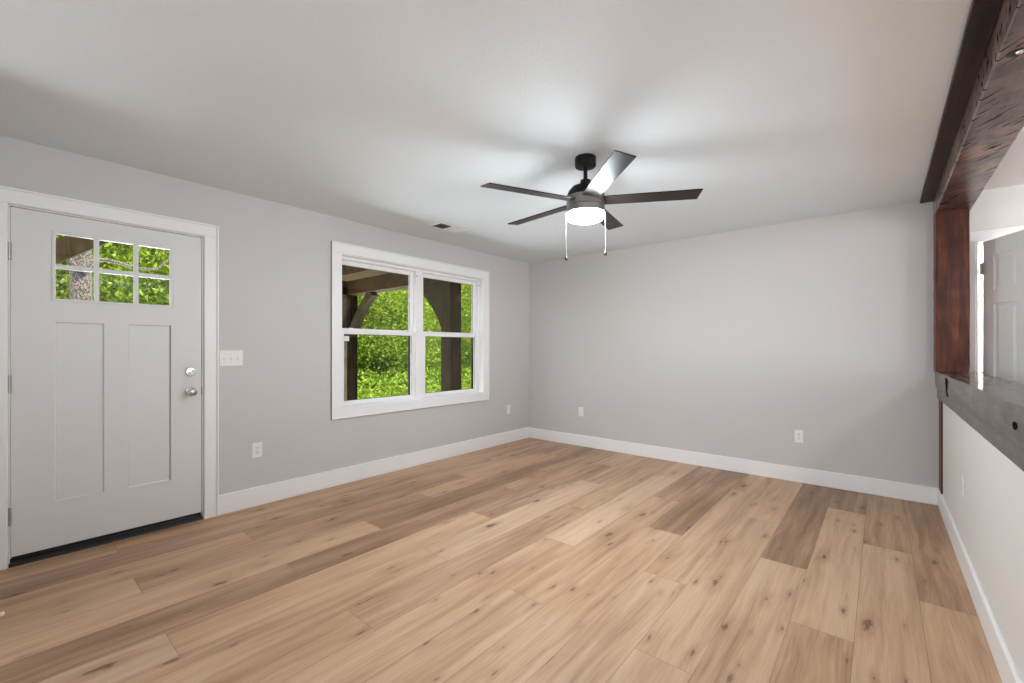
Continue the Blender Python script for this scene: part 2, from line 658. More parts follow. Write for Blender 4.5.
# the kitchen floor beyond the half wall: the same planks
x0 = 4.137
row = 0
while x0 < 8.0:
    j = J[row % 3]
    ends = [1.6] + [j - L * k for k in range(-1, 4) if j - L * k < 1.5] + [-8.0]
    for k in range(len(ends) - 1):
        col = (0.42 + 0.2 * rng.random(), rng.random(), rng.random(), rng.random())
        f = fm.faces.new([fm.verts.new((x0 + g, ends[k + 1] + g, 0)), fm.verts.new((x0 + W - g, ends[k + 1] + g, 0)), fm.verts.new((x0 + W - g, ends[k] - g, 0)), fm.verts.new((x0 + g, ends[k] - g, 0))])
        for lp in f.loops:
            lp[lay] = col
    x0 += W
    row += 1
base = [fm.verts.new(v) for v in ((-0.15, -8, -0.004), (8.2, -8, -0.004), (8.2, 1.7, -0.004), (-0.15, 1.7, -0.004))]
lowv = [fm.verts.new((v.co.x, v.co.y, -0.16)) for v in base]
bf = [fm.faces.new(base), fm.faces.new(list(reversed(lowv)))]
for k in range(4):
    bf.append(fm.faces.new((base[k], lowv[k], lowv[(k + 1) % 4], base[(k + 1) % 4])))
for f in bf:
    for lp in f.loops:
        lp[lay] = (0.15, .5, .5, .5)
fme = bpy.data.meshes.new('floor')
fm.to_mesh(fme)
fm.free()
fme.materials.append(M['floor'])
floor = bpy.data.objects.new('floor', fme)
COL.objects.link(floor)
tag(floor, kind='structure')

b = MB()
b.box(-0.15, 8.2, -8.15, 1.75, H, H + 0.12)
tag(b.build('ceiling', M['ceiling']), kind='structure')

# left wall with the door opening and the window opening
DY0, DY1, DZ = -4.787, -3.861, 2.058          # front door opening
WY0, WY1, WZ0, WZ1 = -2.803, -0.928, 0.697, 2.120   # window opening
b = MB()
T = -0.16
b.box(T, 0, -8.0, DY0, 0, H)
b.box(T, 0, DY0, DY1, DZ, H)
b.box(T, 0, DY1, WY0, 0, H)
b.box(T, 0, WY0, WY1, 0, WZ0)
b.box(T, 0, WY0, WY1, WZ1, H)
b.box(T, 0, WY1, 0.14, 0, H)
tag(b.build('wall_left', M['wall']), kind='structure')

# back wall, running on behind the post into the kitchen, with a doorway
KX0, KX1, KZ = 4.333, 5.170, 2.055
b = MB()
b.box(0, 4.19, 0, 0.14, 0, H)
tag(b.build('wall_back', M['wall']), kind='structure')
b = MB()
b.box(4.19, KX0, 0, 0.14, 0, H)
b.box(KX0, KX1, 0, 0.14, KZ, H)
b.box(KX1, 8.0, 0, 0.14, 0, H)
tag(b.build('wall_kitchen', M['kitchen']), kind='structure')
b = MB()
b.box(3.9, 4.0, 0.14, 1.7, 0, H)
b.box(6.4, 6.5, 0.14, 1.7, 0, H)
b.box(3.9, 6.5, 1.6, 1.7, 0, H)
tag(b.build('wall_back_room', M['kitchen']), kind='structure')
# the half wall under the timber ledge
b = MB()
b.box(4.131, 4.260, -5.20, -0.19, 0, 0.852)
tag(b.build('wall_right', M['kitchen']), kind='structure')
b = MB()
b.box(4.131, 4.260, -8.0, -5.41, 0, H)  # unseen wall added to keep the kitchen lamp off the left wall
tag(b.build('wall_light_block', M['wall']), kind='structure')
# walls behind the camera: a stub beside the front door, then the open hall
b = MB()
b.box(0, 0.93, -5.02, -4.90, 0, H)
tag(b.build('wall_front', M['wall']), kind='structure')
b = MB()
b.box(0, 8.2, -8.15, -8.0, 0, H)
tag(b.build('wall_rear', M['wall']), kind='structure')
b = MB()
b.box(8.0, 8.15, -8.0, 1.7, 0, H)
tag(b.build('wall_far_right', M['kitchen']), kind='structure')


def board(x0, x1, y0, y1, z0, z1, name, cut=0.004):
    q = MB()
    q.box(x0, x1, y0, y1, z0, z1, cut)
    return tag(q.build(name, M['trim']), kind='structure')


BH = 0.150
board(0, 0.016, -3.768, 0.0, 0, BH, 'baseboard_left')
board(0.016, 4.115, -0.016, 0.0, 0, 0.140, 'baseboard_back')
board(4.115, 4.131, -5.20, -0.001, 0, 0.138, 'baseboard_right')
board(0.03, 0.93, -4.90, -4.884, 0, BH, 'baseboard_front')

# ------------------------------------------------------------------ front door
door = MB()
YL, YR, ZB, ZT = -4.780, -3.868, 0.052, 2.050
XF, XB = -0.006, -0.050
LY0, LY1, LZ0, LZ1 = -4.606, -4.046, 1.541, 1.936
PZ0, PZ1 = 0.325, 1.402
P1 = (-4.608, -4.388)
P2 = (-4.271, -4.050)
door.box(XB, XF, YL, LY0, ZB, ZT)
door.box(XB, XF, LY1, YR, ZB, ZT)
door.box(XB, XF, LY0, LY1, LZ1, ZT)
door.box(XB, XF, LY0, LY1, PZ1, LZ0)
door.box(XB, XF, LY0, LY1, ZB, PZ0)
door.box(XB, XF, P1[1], P2[0], PZ0, PZ1)


def recess(q, y0, y1, z0, z1, xf, dx, dyz):
    """sunk flat panel with sloping edges, facing +X"""
    bb = bmesh.new()
    o = [bb.verts.new((xf, y, z)) for y, z in ((y0, z0), (y1, z0), (y1, z1), (y0, z1))]
    i = [bb.verts.new((xf - dx, y, z)) for y, z in ((y0 + dyz, z0 + dyz), (y1 - dyz, z0 + dyz), (y1 - dyz, z1 - dyz), (y0 + dyz, z1 - dyz))]
    bb.faces.new(i)
    for k in range(4):
        bb.faces.new((o[k], o[(k + 1) % 4], i[(k + 1) % 4], i[k]))
    bmesh.ops.recalc_face_normals(bb, faces=bb.faces)
    if bb.faces[0].normal.x < 0:
        bmesh.ops.reverse_faces(bb, faces=bb.faces)
    q.add(bb)


for p in (P1, P2):
    recess(door, p[0], p[1], PZ0, PZ1, XF, 0.010, 0.006)
    door.box(XB, XF - 0.022, p[0], p[1], PZ0, PZ1)
front = tag(door.build('door_1', M['doorpaint']), kind='structure')
b = MB()
MV = (-4.4225, -4.231)
for y in MV:
    b.box(-0.034, -0.010, y - 0.012, y + 0.012, LZ0, LZ1)
b.box(-0.033, -0.0105, LY0, LY1, 1.7245, 1.7505)
# thin raised rim round the lights
b.box(-0.012, 0.000, LY0 - 0.014, LY0 + 0.004, LZ0 - 0.014, LZ1 + 0.014, 0.003)
b.box(-0.012, 0.000, LY1 - 0.004, LY1 + 0.014, LZ0 - 0.014, LZ1 + 0.014, 0.003)
b.box(-0.012, 0.000, LY0, LY1, LZ0 - 0.014, LZ0 + 0.001, 0.0008)
b.box(-0.012, 0.000, LY0, LY1, LZ1 - 0.004, LZ1 + 0.014, 0.003)
b.build('muntin_grid', M['doorpaint'], front)
ycuts = [LY0, MV[0], MV[1], LY1]
zcuts = [LZ0, 1.7375, LZ1]
for a in range(3):
    for c in range(2):
        b = MB()
        b.box(-0.026, -0.022, ycuts[a] + 0.001, ycuts[a + 1] - 0.001, zcuts[c] + 0.001, zcuts[c + 1] - 0.001)
        b.build('pane', M['glass'], front)
b = MB()
b.box(-0.052, -0.002, YL + 0.004, YR - 0.004, 0.034, 0.053, 0.002)
b.build('door_sweep', M['rubber'], front)


def xf_x(x, y, z):
    """local Z axis -> world +X at a point"""
    return Matrix.Translation((x, y, z)) @ Matrix.Rotation(PI / 2, 4, 'Y')


b = MB()
b.lathe([(0.0, 0.0), (0.033, 0.0), (0.033, 0.004), (0.029, 0.009), (0.013, 0.012), (0.012, 0.026), (0.018, 0.032), (0.027, 0.040), (0.030, 0.050), (0.028, 0.060), (0.019, 0.067), (0.0, 0.069)], 36, xf_x(XF, -3.934, 0.934), cap=False)
tag(b.build('door_knob', M['nickel'], front, 35), 'round satin nickel knob')
b = MB()
b.lathe([(0.0, 0.0), (0.033, 0.0), (0.033, 0.008), (0.028, 0.016), (0.0, 0.018)], 36, xf_x(XF, -3.934, 1.076), cap=False)
dead = tag(b.build('deadbolt', M['nickel'], front, 35), 'round satin nickel deadbolt')
b = MB()
bb = bmesh.new()
bmesh.ops.create_cube(bb, size=1)
for v in bb.verts:
    v.co = Vector((v.co.x * 0.016, v.co.y * 0.040, v.co.z * 0.012))
bmesh.ops.bevel(bb, geom=list(bb.edges), offset=0.0035, segments=2, affect='EDGES', profile=0.5)
b.add(bb, 0, Matrix.Translation((XF + 0.024, -3.934, 1.076)) @ Matrix.Rotation(R(38), 4, 'X'))
b.build('thumb_turn', M['nickel'], dead, 35)
for z in (1.795, 1.040, 0.286):
    b = MB()
    b.lathe([(0.0, -0.051), (0.0075, -0.050), (0.0075, 0.050), (0.0, 0.051)], 14, Matrix.Translation((0.004, -4.7855, z)), cap=False)
    b.box(-0.008, -0.0035, -4.784, -4.7765, z - 0.048, z + 0.048, 0.001)
    for dz in (-0.0165, 0.0165):
        b.lathe([(0.0082, -0.0008), (0.0082, 0.0008)], 14, Matrix.Translation((0.004, -4.7855, z + dz)))
    b.build('hinge', M['hinge'], front, 40)

# door frame: jamb, stops and casing with a raised outer band
b = MB()
b.box(-0.16, 0.0, DY0, YL - 0.003, 0, DZ)
b.box(-0.16, 0.0, YR + 0.003, DY1, 0, DZ)
b.box(-0.16, 0.0, DY0, DY1, ZT + 0.004, DZ)
b.box(-0.066, -0.053, YL - 0.003, YL + 0.010, 0.03, ZT)
b.box(-0.066, -0.053, YR - 0.010, YR + 0.003, 0.03, ZT)
b.box(-0.066, -0.053, YL, YR, ZT - 0.010, ZT + 0.004)
tag(b.build('trim_1', M['trim']), kind='structure')
b = MB()
CI0, CI1, CZ, CW = DY0 - 0.004, DY1 + 0.006, DZ + 0.006, 0.089
b.box(0, 0.017, CI1, CI1 + CW - 0.012, 0, CZ, 0.003)
b.box(0, 0.017, CI0 - CW + 0.012, CI0, 0, CZ, 0.003)
b.box(0, 0.017, CI0 - CW + 0.012, CI1 + CW - 0.012, CZ, CZ + CW - 0.012, 0.003)
b.box(0, 0.026, CI1 + CW - 0.013, CI1 + CW, 0, CZ + CW, 0.003)
b.box(0, 0.026, CI0 - CW, CI0 - CW + 0.013, 0, CZ + CW, 0.003)
b.box(0, 0.026, CI0 - CW + 0.013, CI1 + CW - 0.013, CZ + CW - 0.013, CZ + CW, 0.003)
tag(b.build('trim_2', M['trim']), kind='structure')
b = MB()
b.prism([(-0.16, DY0 + 0.0, 0), (0.012, DY0, 0), (0.006, DY0, 0.014), (-0.01, DY0, 0.030), (-0.16, DY0, 0.030)], (0, DY1 - DY0, 0))
th = tag(b.build('threshold', M['rubber']), 'black threshold on the floor under the white front door', 'threshold')
b = MB()
b.box(-0.030, -0.001, YR + 0.0005, YR + 0.0030, 0.905, 0.965, 0.0005)
tag(b.build('strike_plate', M['rubber']), 'small black strike plate on the jamb beside the door knob', 'strike plate')

# door stop on the stub wall's baseboard, its white tip just inside the frame
st = empty('door_stop', (0.853, -4.884, 0.085))
b = MB()
b.lathe([(0.0, 0.0), (0.011, 0.0), (0.011, 0.004), (0.006, 0.008), (0.0, 0.008)], 18, Matrix.Translation((0.853, -4.884, 0.085)) @ Matrix.Rotation(-PI / 2, 4, 'X'), cap=False)
pts = [(0.853 + 0.0045 * math.cos(k * 0.9), -4.878 + 0.052 * k / 120, 0.085 + 0.0045 * math.sin(k * 0.9)) for k in range(121)]
b.tube(pts, 0.0011, 6)
b.build('spring', M['chain'], st, 40)
b = MB()
b.lathe([(0.0, 0.0), (0.008, 0.0), (0.009, 0.006), (0.009, 0.016), (0.006, 0.020), (0.0, 0.021)], 18, Matrix.Translation((0.853, -4.827, 0.085)) @ Matrix.Rotation(-PI / 2, 4, 'X'), cap=False)
tag(b.build('bumper', M['plastic'], st, 40), 'white rubber bumper')
tag(st, 'small white-tipped spring door stop low at the left edge of the picture', 'door stop')

# ------------------------------------------------------------------ double window
win = MB()
XFR = -0.058                     # inner face of the vinyl frame
XO = -0.150
MC = (WY0 + WY1) / 2
b = win
for (y0, y1) in ((WY0, WY0 + 0.030), (MC - 0.047, MC + 0.047), (WY1 - 0.030, WY1)):
    b.box(XO, XFR, y0, y1, WZ0, WZ1, 0.002)
for (y0, y1) in ((WY0 + 0.030, MC - 0.047), (MC + 0.047, WY1 - 0.030)):
    b.box(XO, XFR, y0, y1, WZ1 - 0.040, WZ1, 0.002)
    b.box(XO, XFR, y0, y1, WZ0, WZ0 + 0.014, 0.002)
    b.box(XFR - 0.02, XFR + 0.004, y0, y1, WZ0 + 0.014, WZ0 + 0.022)
window = tag(b.build('window_1', M['vinyl']), kind='structure')
# jamb liners inside the drywall opening, then casing
b = MB()
b.box(XFR, 0.0, WY0, WY0 + 0.012, WZ0, WZ1)
b.box(XFR, 0.0, WY1 - 0.012, WY1, WZ0, WZ1)
b.box(XFR, 0.0, WY0 + 0.012, WY1 - 0.012, WZ1 - 0.012, WZ1)
b.box(XFR, 0.0, WY0 + 0.012, WY1 - 0.012, WZ0, WZ0 + 0.012)
b.build('jamb_liner', M['trim'], window)
b = MB()
c0, c1, cz0, cz1, cw, rv = WY0 + 0.008, WY1 - 0.008, WZ0 + 0.006, WZ1 - 0.006, 0.098, 0.018
b.box(0, rv, c0 - cw, c0, cz0, cz1, 0.003)
b.box(0, rv, c1, c1 + cw, cz0, cz1, 0.003)
b.box(0, rv, c0 - cw, c1 + cw, cz1, cz1 + cw, 0.003)
b.box(0, rv, c0 - cw, c1 + cw, cz0 - cw, cz0, 0.003)
for (y0, y1, z0, z1) in ((c0 - cw, c0 - cw + 0.012, cz0 - cw, cz1 + cw), (c1 + cw - 0.012, c1 + cw, cz0 - cw, cz1 + cw)):
    b.box(0, rv + 0.006, y0, y1, z0, z1, 0.002)
b.box(0, rv + 0.006, c0 - cw + 0.012, c1 + cw - 0.012, cz1 + cw - 0.012, cz1 + cw, 0.002)
b.box(0, rv + 0.006, c0 - cw + 0.012, c1 + cw - 0.012, cz0 - cw, cz0 - cw + 0.012, 0.002)
b.build('casing', M['trim'], window)


def sash(y0, y1, z0, z1, xi, xo, bot, top, parent, gap=0.002):
    q = MB()
    s = 0.044
    q.box(xo, xi, y0, y0 + s, z0, z1, 0.003)
    q.box(xo, xi, y1 - s, y1, z0, z1, 0.003)
    q.box(xo, xi, y0 + s, y1 - s, z0, z0 + bot, 0.003)
    q.box(xo, xi, y0 + s, y1 - s, z1 - top, z1, 0.003)
    o = q.build('sash', M['vinyl'], parent)
    q = MB()
    xm = (xi + xo) / 2
    q.box(xm - 0.002, xm + 0.002, y0 + s - 0.004, y1 - s + 0.004, z0 + bot - 0.004, z1 - top + 0.004)
    q.build('pane', M['glass'], o)
    # dark glazing gasket
    q = MB()
    e = 0.0035
    q.box(xm + 0.001, xm + 0.006, y0 + s, y0 + s + e, z0 + bot, z1 - top)
    q.box(xm + 0.001, xm + 0.006, y1 - s - e, y1 - s, z0 + bot, z1 - top)
    q.box(xm + 0.001, xm + 0.006, y0 + s, y1 - s, z0 + bot, z0 + bot + e)
    q.box(xm + 0.001, xm + 0.006, y0 + s, y1 - s, z1 - top - e, z1 - top)
    q.build('gasket', M['slot'], o)
    return o


for (y0, y1) in ((WY0 + 0.030, MC - 0.047), (MC + 0.047, WY1 - 0.030)):
    sash(y0, y1, 1.400, WZ1 - 0.040, -0.102, -0.132, 0.038, 0.042, window)
    lo = sash(y0, y1, WZ0 + 0.014, 1.426, -0.066, -0.098, 0.040, 0.044, window)
    q = MB()
    q.box(-0.149, -0.141, y1 - 0.036, y1, WZ0 + 0.014, 1.43)
    q.box(-0.149, -0.141, y0, y0 + 0.036, WZ0 + 0.014, 1.43)
    q.box(-0.149, -0.141, y0 + 0.036, y1 - 0.036, 1.404, 1.43)
    q.box(-0.149, -0.141, y0 + 0.036, y1 - 0.036, WZ0 + 0.014, WZ0 + 0.036)
    q.build('screen_frame', M['slot'], window)
    for yy in (y0 + 0.115, y1 - 0.115):
        b = MB()
        b.box(-0.092, -0.068, yy - 0.032, yy + 0.032, 1.426, 1.433, 0.002)
        b.lathe([(0.0, 0.0), (0.013, 0.0), (0.012, 0.008), (0.0, 0.010)], 18, Matrix.Translation((-0.080, yy, 1.433)), cap=False)
        b.box(-0.074, -0.062, yy - 0.006, yy + 0.026, 1.4335, 1.4400, 0.002)
        b.build('sash_lock', M['vinyl'], lo, 40)
    b = MB()
    b.lathe([(0.0, 0.0), (0.006, 0.0), (0.006, 0.004), (0.0, 0.006)], 12, xf_x(XFR, y1 + 0.014, 2.03), cap=False)
    b.build('vent_stop', M['slot'], window, 40)
b = MB()
b.box(-0.0800, -0.0785, -2.722, -2.672, 1.315, 1.362)
b.build('sticker', M['plastic'], window)

# ------------------------------------------------------------------ wall plates


def plate_x(name, y, z, w, h, kind, side=1, x=0.0):
    """cover plate on a wall facing +X (side 1) or -X (side -1)"""
    q = MB()
    a, c = (x, x + 0.006) if side > 0 else (x - 0.006, x)
    q.box(a, c, y - w / 2, y + w / 2, z - h / 2, z + h / 2, 0.0025, 2)
    root = q.build(name, M['plastic'])
    f = c if side > 0 else a
    details(root, kind, lambda u, v, d0, d1, du, dv, mat, nm: _det_x(root, f, side, y + u, z + v, d0, d1, du, dv, mat, nm))
    return root


def _det_x(root, f, side, y, z, d0, d1, du, dv, mat, nm):
    q = MB()
    xs = sorted((f + side * d0, f + side * d1))
    q.box(xs[0], xs[1], y - du, y + du, z - dv, z + dv, min(du, dv) * 0.25)
    q.build(nm, mat, root)


def plate_y(name, x, z, w, h, kind):
    q = MB()
    q.box(x - w / 2, x + w / 2, -0.006, 0.0, z - h / 2, z + h / 2, 0.0025, 2)
    root = q.build(name, M['plastic'])

    def det(u, v, d0, d1, du, dv, mat, nm):
        s = MB()
        s.box(x + u - du, x + u + du, -0.006 - d1, -0.006 - d0, z + v - dv, z + v + dv, min(du, dv) * 0.25)
        s.build(nm, mat, root)
    details(root, kind, det)
    return root


def details(root, kind, det):
    if kind == 'outlet':
        for v in (-0.0195, 0.0195):
            det(0, v, -0.001, 0.002, 0.0165, 0.0140, M['plastic'], 'receptacle')
            for u in (-0.0062, 0.0062):
                det(u, v + 0.003, 0.001, 0.0024, 0.0012, 0.0045, M['slot'], 'slot')
            det(0, v - 0.0075, 0.001, 0.0024, 0.0022, 0.0022, M['slot'], 'slot')
        det(0, 0, 0.0, 0.001, 0.0025, 0.0025, M['chain'], 'screw')
    elif kind == 'blank':
        det(0, 0.041, 0.0, 0.001, 0.0025, 0.0025, M['chain'], 'screw')
        det(0, -0.041, 0.0, 0.001, 0.0025, 0.0025, M['chain'], 'screw')
    elif kind == 'switch':
        for u in (-0.046, 0.0, 0.046):
            det(u, 0, 0.0, 0.0015, 0.0055, 0.0125, M['plastic'], 'toggle_bezel')
            det(u, -0.006, 0.0, 0.012, 0.0045, 0.0065, M['plastic'], 'toggle')
            for v in (0.03, -0.03):
                det(u, v, 0.0, 0.001, 0.0022, 0.0022, M['chain'], 'screw')


tag(plate_x('light_switch', -3.680, 1.171, 0.158, 0.118, 'switch'), 'white three-gang toggle switch plate beside the front door casing', 'light switch')
tag(plate_x('power_outlet', -3.500, 0.440, 0.071, 0.117, 'outlet'), 'white duplex outlet low on the wall under the light switches', 'outlet', 'wall outlets')
tag(plate_x('wall_plate', -0.452, 0.440, 0.071, 0.117, 'blank'), 'blank white wall plate between the window and the far corner', 'wall plate')
tag(plate_y('power_outlet', 0.846, 0.440, 0.071, 0.117, 'outlet'), 'white duplex outlet on the back wall near the far corner', 'outlet', 'wall outlets')
tag(plate_y('power_outlet', 3.190, 0.427, 0.071, 0.117, 'outlet'), 'white duplex outlet on the back wall near the timber post', 'outlet', 'wall outlets')
tag(plate_x('power_outlet', -1.282, 0.462, 0.071, 0.117, 'outlet', -1, 4.131), 'white duplex outlet on the half wall under the timber ledge', 'outlet', 'wall outlets')

# ------------------------------------------------------------------ ceiling vent
v = empty('ceiling_vent', (0.515, -1.955, H))
vx, vy, vw, vl = 0.515, -1.955, 0.20, 0.36
b = MB()
for (xa, xb, ya, yb) in ((vx - vw / 2, vx - vw / 2 + 0.028, vy - vl / 2, vy + vl / 2), (vx + vw / 2 - 0.028, vx + vw / 2, vy - vl / 2, vy + vl / 2),
                         (vx - vw / 2 + 0.028, vx + vw / 2 - 0.028, vy - vl / 2, vy - vl / 2 + 0.028), (vx - vw / 2 + 0.028, vx + vw / 2 - 0.028, vy + vl / 2 - 0.028, vy + vl / 2)):
    b.box(xa, xb, ya, yb, H - 0.007, H, 0.002)
b.box(vx - vw / 2 + 0.028, vx + vw / 2 - 0.028, vy - 0.004, vy + 0.004, H - 0.007, H)
b.build('frame', M['plastic'], v)
b = MB()
b.box(vx - vw / 2 + 0.02, vx + vw / 2 - 0.02, vy - vl / 2 + 0.02, vy + vl / 2 - 0.02, H - 0.0012, H)
b.build('duct_opening', M['slot'], v)
b = MB()
n = 16
for k in range(n):
    yy = vy - vl / 2 + 0.034 + (vl - 0.068) * k / (n - 1)
    s = 1 if yy < vy else -1
    xa, xb = vx - vw / 2 + 0.028, vx + vw / 2 - 0.028
    b.prism([(xa, yy - s * 0.007, H - 0.0065), (xa, yy - s * 0.007 + 0.001, H - 0.0065), (xa, yy + s * 0.004 + 0.001, H - 0.0012), (xa, yy + s * 0.004, H - 0.0012)], (xb - xa, 0, 0))
b.build('louvre', M['plastic'], v)
tag(v, 'white louvred air register in the ceiling above the double window', 'air vent')

# ------------------------------------------------------------------ ceiling fan
FX, FY = 2.358, -2.441
fan = empty('ceiling_fan', (FX, FY, H))
FT = Matrix.Translation((FX, FY, 0))
b = MB()
b.lathe([(0.0, H), (0.064, H), (0.066, H - 0.006), (0.066, H - 0.052), (0.062, H - 0.058), (0.030, H - 0.060), (0.0, H - 0.060)], 44, FT, cap=False)
b.build('canopy', M['fanblack'], fan, 40)
b = MB()
b.lathe([(0.0, H - 0.058), (0.0125, H - 0.058), (0.0125, 2.276), (0.0, 2.276)], 24, FT, cap=False)
b.build('downrod', M['fanblack'], fan, 40)
b = MB()
b.lathe([(0.0, 2.298), (0.030, 2.298), (0.033, 2.292), (0.033, 2.262), (0.0, 2.262)], 32, FT, cap=False)
b.build('coupling', M['fanblack'], fan, 40)
b = MB()
b.lathe([(0.0, 2.266), (0.052, 2.264), (0.085, 2.252), (0.104, 2.230), (0.115, 2.205), (0.118, 2.188), (0.0, 2.188)], 56, FT, cap=False)
b.build('motor_dome', M['fanblack'], fan, 40)
b = MB()
b.lathe([(0.0, 2.189), (0.118, 2.189), (0.118, 2.132), (0.115, 2.130), (0.115, 2.127), (0.118, 2.125), (0.118, 2.088), (0.0, 2.088)], 56, FT, cap=False)
b.build('motor_housing', M['lens_glow_grey'], fan, 40)
b = MB()
b.lathe([(0.0, 2.089), (0.1165, 2.089), (0.1165, 2.066), (0.107, 2.053), (0.082, 2.044), (0.045, 2.039), (0.0, 2.038)], 56, FT, cap=False)
tag(b.build('light_lens', M['lens'], fan, 60), 'glowing white opal lens')
BA = [R(29.4 + 72 * k) for k in range(5)]
fwd = Vector((-math.sin(YAW), math.cos(YAW), 0))
rgt = Vector((math.cos(YAW), math.sin(YAW), 0))
for a in BA:
    d = fwd * math.cos(a) + rgt * math.sin(a)
    ang = math.atan2(d.y, d.x)
    xf = Matrix.Translation((FX, FY, 2.165)) @ Matrix.Rotation(ang, 4, 'Z') @ Matrix.Rotation(R(-9.5), 4, 'X')
    b = MB()
    bb = bmesh.new()
    out = [(0.100, -0.052), (0.300, -0.055), (0.680, -0.058), (0.669, 0.056), (0.300, 0.053), (0.100, 0.050)]
    lo = [bb.verts.new((x, y, -0.0035)) for x, y in out]
    hi = [bb.verts.new((x, y, 0.0035)) for x, y in out]
    bb.faces.new(list(reversed(lo)))
    bb.faces.new(hi)
    for k in range(len(out)):
        bb.faces.new((lo[k], lo[(k + 1) % len(out)], hi[(k + 1) % len(out)], hi[k]))
    bmesh.ops.recalc_face_normals(bb, faces=bb.faces)
    bmesh.ops.bevel(bb, geom=list(bb.edges), offset=0.0012, segments=1, affect='EDGES', profile=0.5)
    me = bpy.data.meshes.new('blade')
    bb.to_mesh(me)
    bb.free()
    me.materials.append(M['blade'])
    bo = bpy.data.objects.new('blade', me)
    COL.objects.link(bo)
    bo.parent = fan
    bo.matrix_parent_inverse = fan.matrix_world.inverted()
    bo.matrix_world = xf
    bo['label'] = 'dark espresso fan blade'
    q = MB()
    q.box(0.080, 0.165, -0.030, 0.030, 0.0035, 0.0085, 0.002)
    br = q.build('blade_bracket', M['fanblack'])
    br.parent = bo
# pull chains hang from the housing rim, left one longer
for (px, py, zc) in ((564.6, 258.0, None), (608.0, 253.0, None)):
    # rim points left and right of the body as seen from the camera
    s = -1 if px < 586 else 1
    p = Vector((FX, FY, 0)) + rgt * (0.1225 * s) - fwd * 0.012
    zb = 1.805 if s < 0 else 1.835
    b = MB()
    b.tube([(FX + (p.x - FX) * 0.93, FY + (p.y - FY) * 0.93, 2.100), (p.x, p.y, 2.099), (p.x, p.y, zb + 0.02)], 0.0011, 8)
    ch = b.build('pull_chain', M['chain'], fan, 50)
    b = MB()
    b.lathe([(0.0, 0.024), (0.0025, 0.022), (0.004, 0.013), (0.0095, 0.005), (0.0100, -0.004), (0.0065, -0.011), (0.0, -0.012)], 18, Matrix.Translation((p.x, p.y, zb)), cap=False)
    b.build('chain_bob', M['bronze'], ch, 50)
tag(fan, 'black five-blade ceiling fan with a lit lens and two pull chains', 'ceiling fan')

# ------------------------------------------------------------------ timber post, beam and ledge


def rough_bar(q, x0, x1, y0, y1, z0, z1, axis, n, amp, seed, bev=0.006, wav=None):
    """long timber with slightly uneven arrises: stacked sections along an axis"""
    rr = random.Random(seed)
    bb = bmesh.new()
    rings = []
    lo, hi = {'y': (y0, y1), 'z': (z0, z1)}[axis]
    for k in range(n + 1):
        tt = lo + (hi - lo) * k / n
        o = [rr.uniform(-amp, amp) for _ in range(8)]
        if axis == 'y':
            c = [(x0 + bev + o[0], z0), (x1 - bev + o[1], z0), (x1, z0 + bev + o[2]), (x1, z1 - bev + o[3]), (x1 - bev + o[4], z1), (x0 + bev + o[5], z1), (x0 + o[6], z1 - bev), (x0 + o[7], z0 + bev)]
            rings.append([bb.verts.new((a, tt, e)) for a, e in c])
        else:
            c = [(x0 + bev + o[0], y0), (x1 - bev + o[1], y0), (x1 + o[2], y0 + bev), (x1, y1 - bev), (x1 - bev, y1), (x0 + bev, y1), (x0 + o[3], y1 - bev), (x0 + o[4], y0 + bev)]
            rings.append([bb.verts.new((a, e, tt)) for a, e in c])
    for a, c in zip(rings, rings[1:]):
        for k in range(8):
            bb.faces.new((a[k], a[(k + 1) % 8], c[(k + 1) % 8], c[k]))
    bb.faces.new(rings[0])
    bb.faces.new(rings[-1])
    bmesh.ops.recalc_face_normals(bb, faces=bb.faces)
    q.add(bb)


PX0, PX1, PY = 4.092, 4.272, -0.190
b = MB()
rough_bar(b, PX0, PX1, PY, -0.001, 1.0655, 2.284, 'z', 18, 0.0015, 3)
rough_bar(b, 4.122, PX1, PY, -0.001, 0.0, 0.853, 'z', 8, 0.0008, 4)
post = tag(b.build('timber_post', M['post'], None, 30), 'square red-brown timber post against the back wall, carrying the beam', 'post')
b = MB()
rough_bar(b, 4.090, 4.288, -5.4, -0.001, 2.284, H, 'y', 40, 0.0015, 5)
beam = tag(b.build('timber_beam', M['beam'], None, 30), 'dark stained ceiling beam with black checks over the half wall', 'beam')
b = MB()
b.lathe([(0.0, 0.0), (0.026, 0.0), (0.028, 0.002), (0.0, 0.002)], 24, Matrix.Translation((4.139, -2.499, 2.2822)), cap=False)
pk = b.build('bolt_recess', M['rubber'], beam, 40)
b = MB()
b.lathe([(0.0, -0.006), (0.009, -0.005), (0.011, 0.0), (0.011, 0.002), (0.0, 0.002)], 6, Matrix.Translation((4.145, -2.505, 2.2816)), cap=False)
b.build('bolt_head', M['nickel'], pk)
b = MB()
rough_bar(b, 4.012, 4.090, -5.4, -0.001, 2.417, H, 'y', 30, 0.0006, 8, 0.002)
tag(b.build('trim_board', M['board'], None, 30), 'flat dark stained board on the ceiling along the beam', 'trim board')
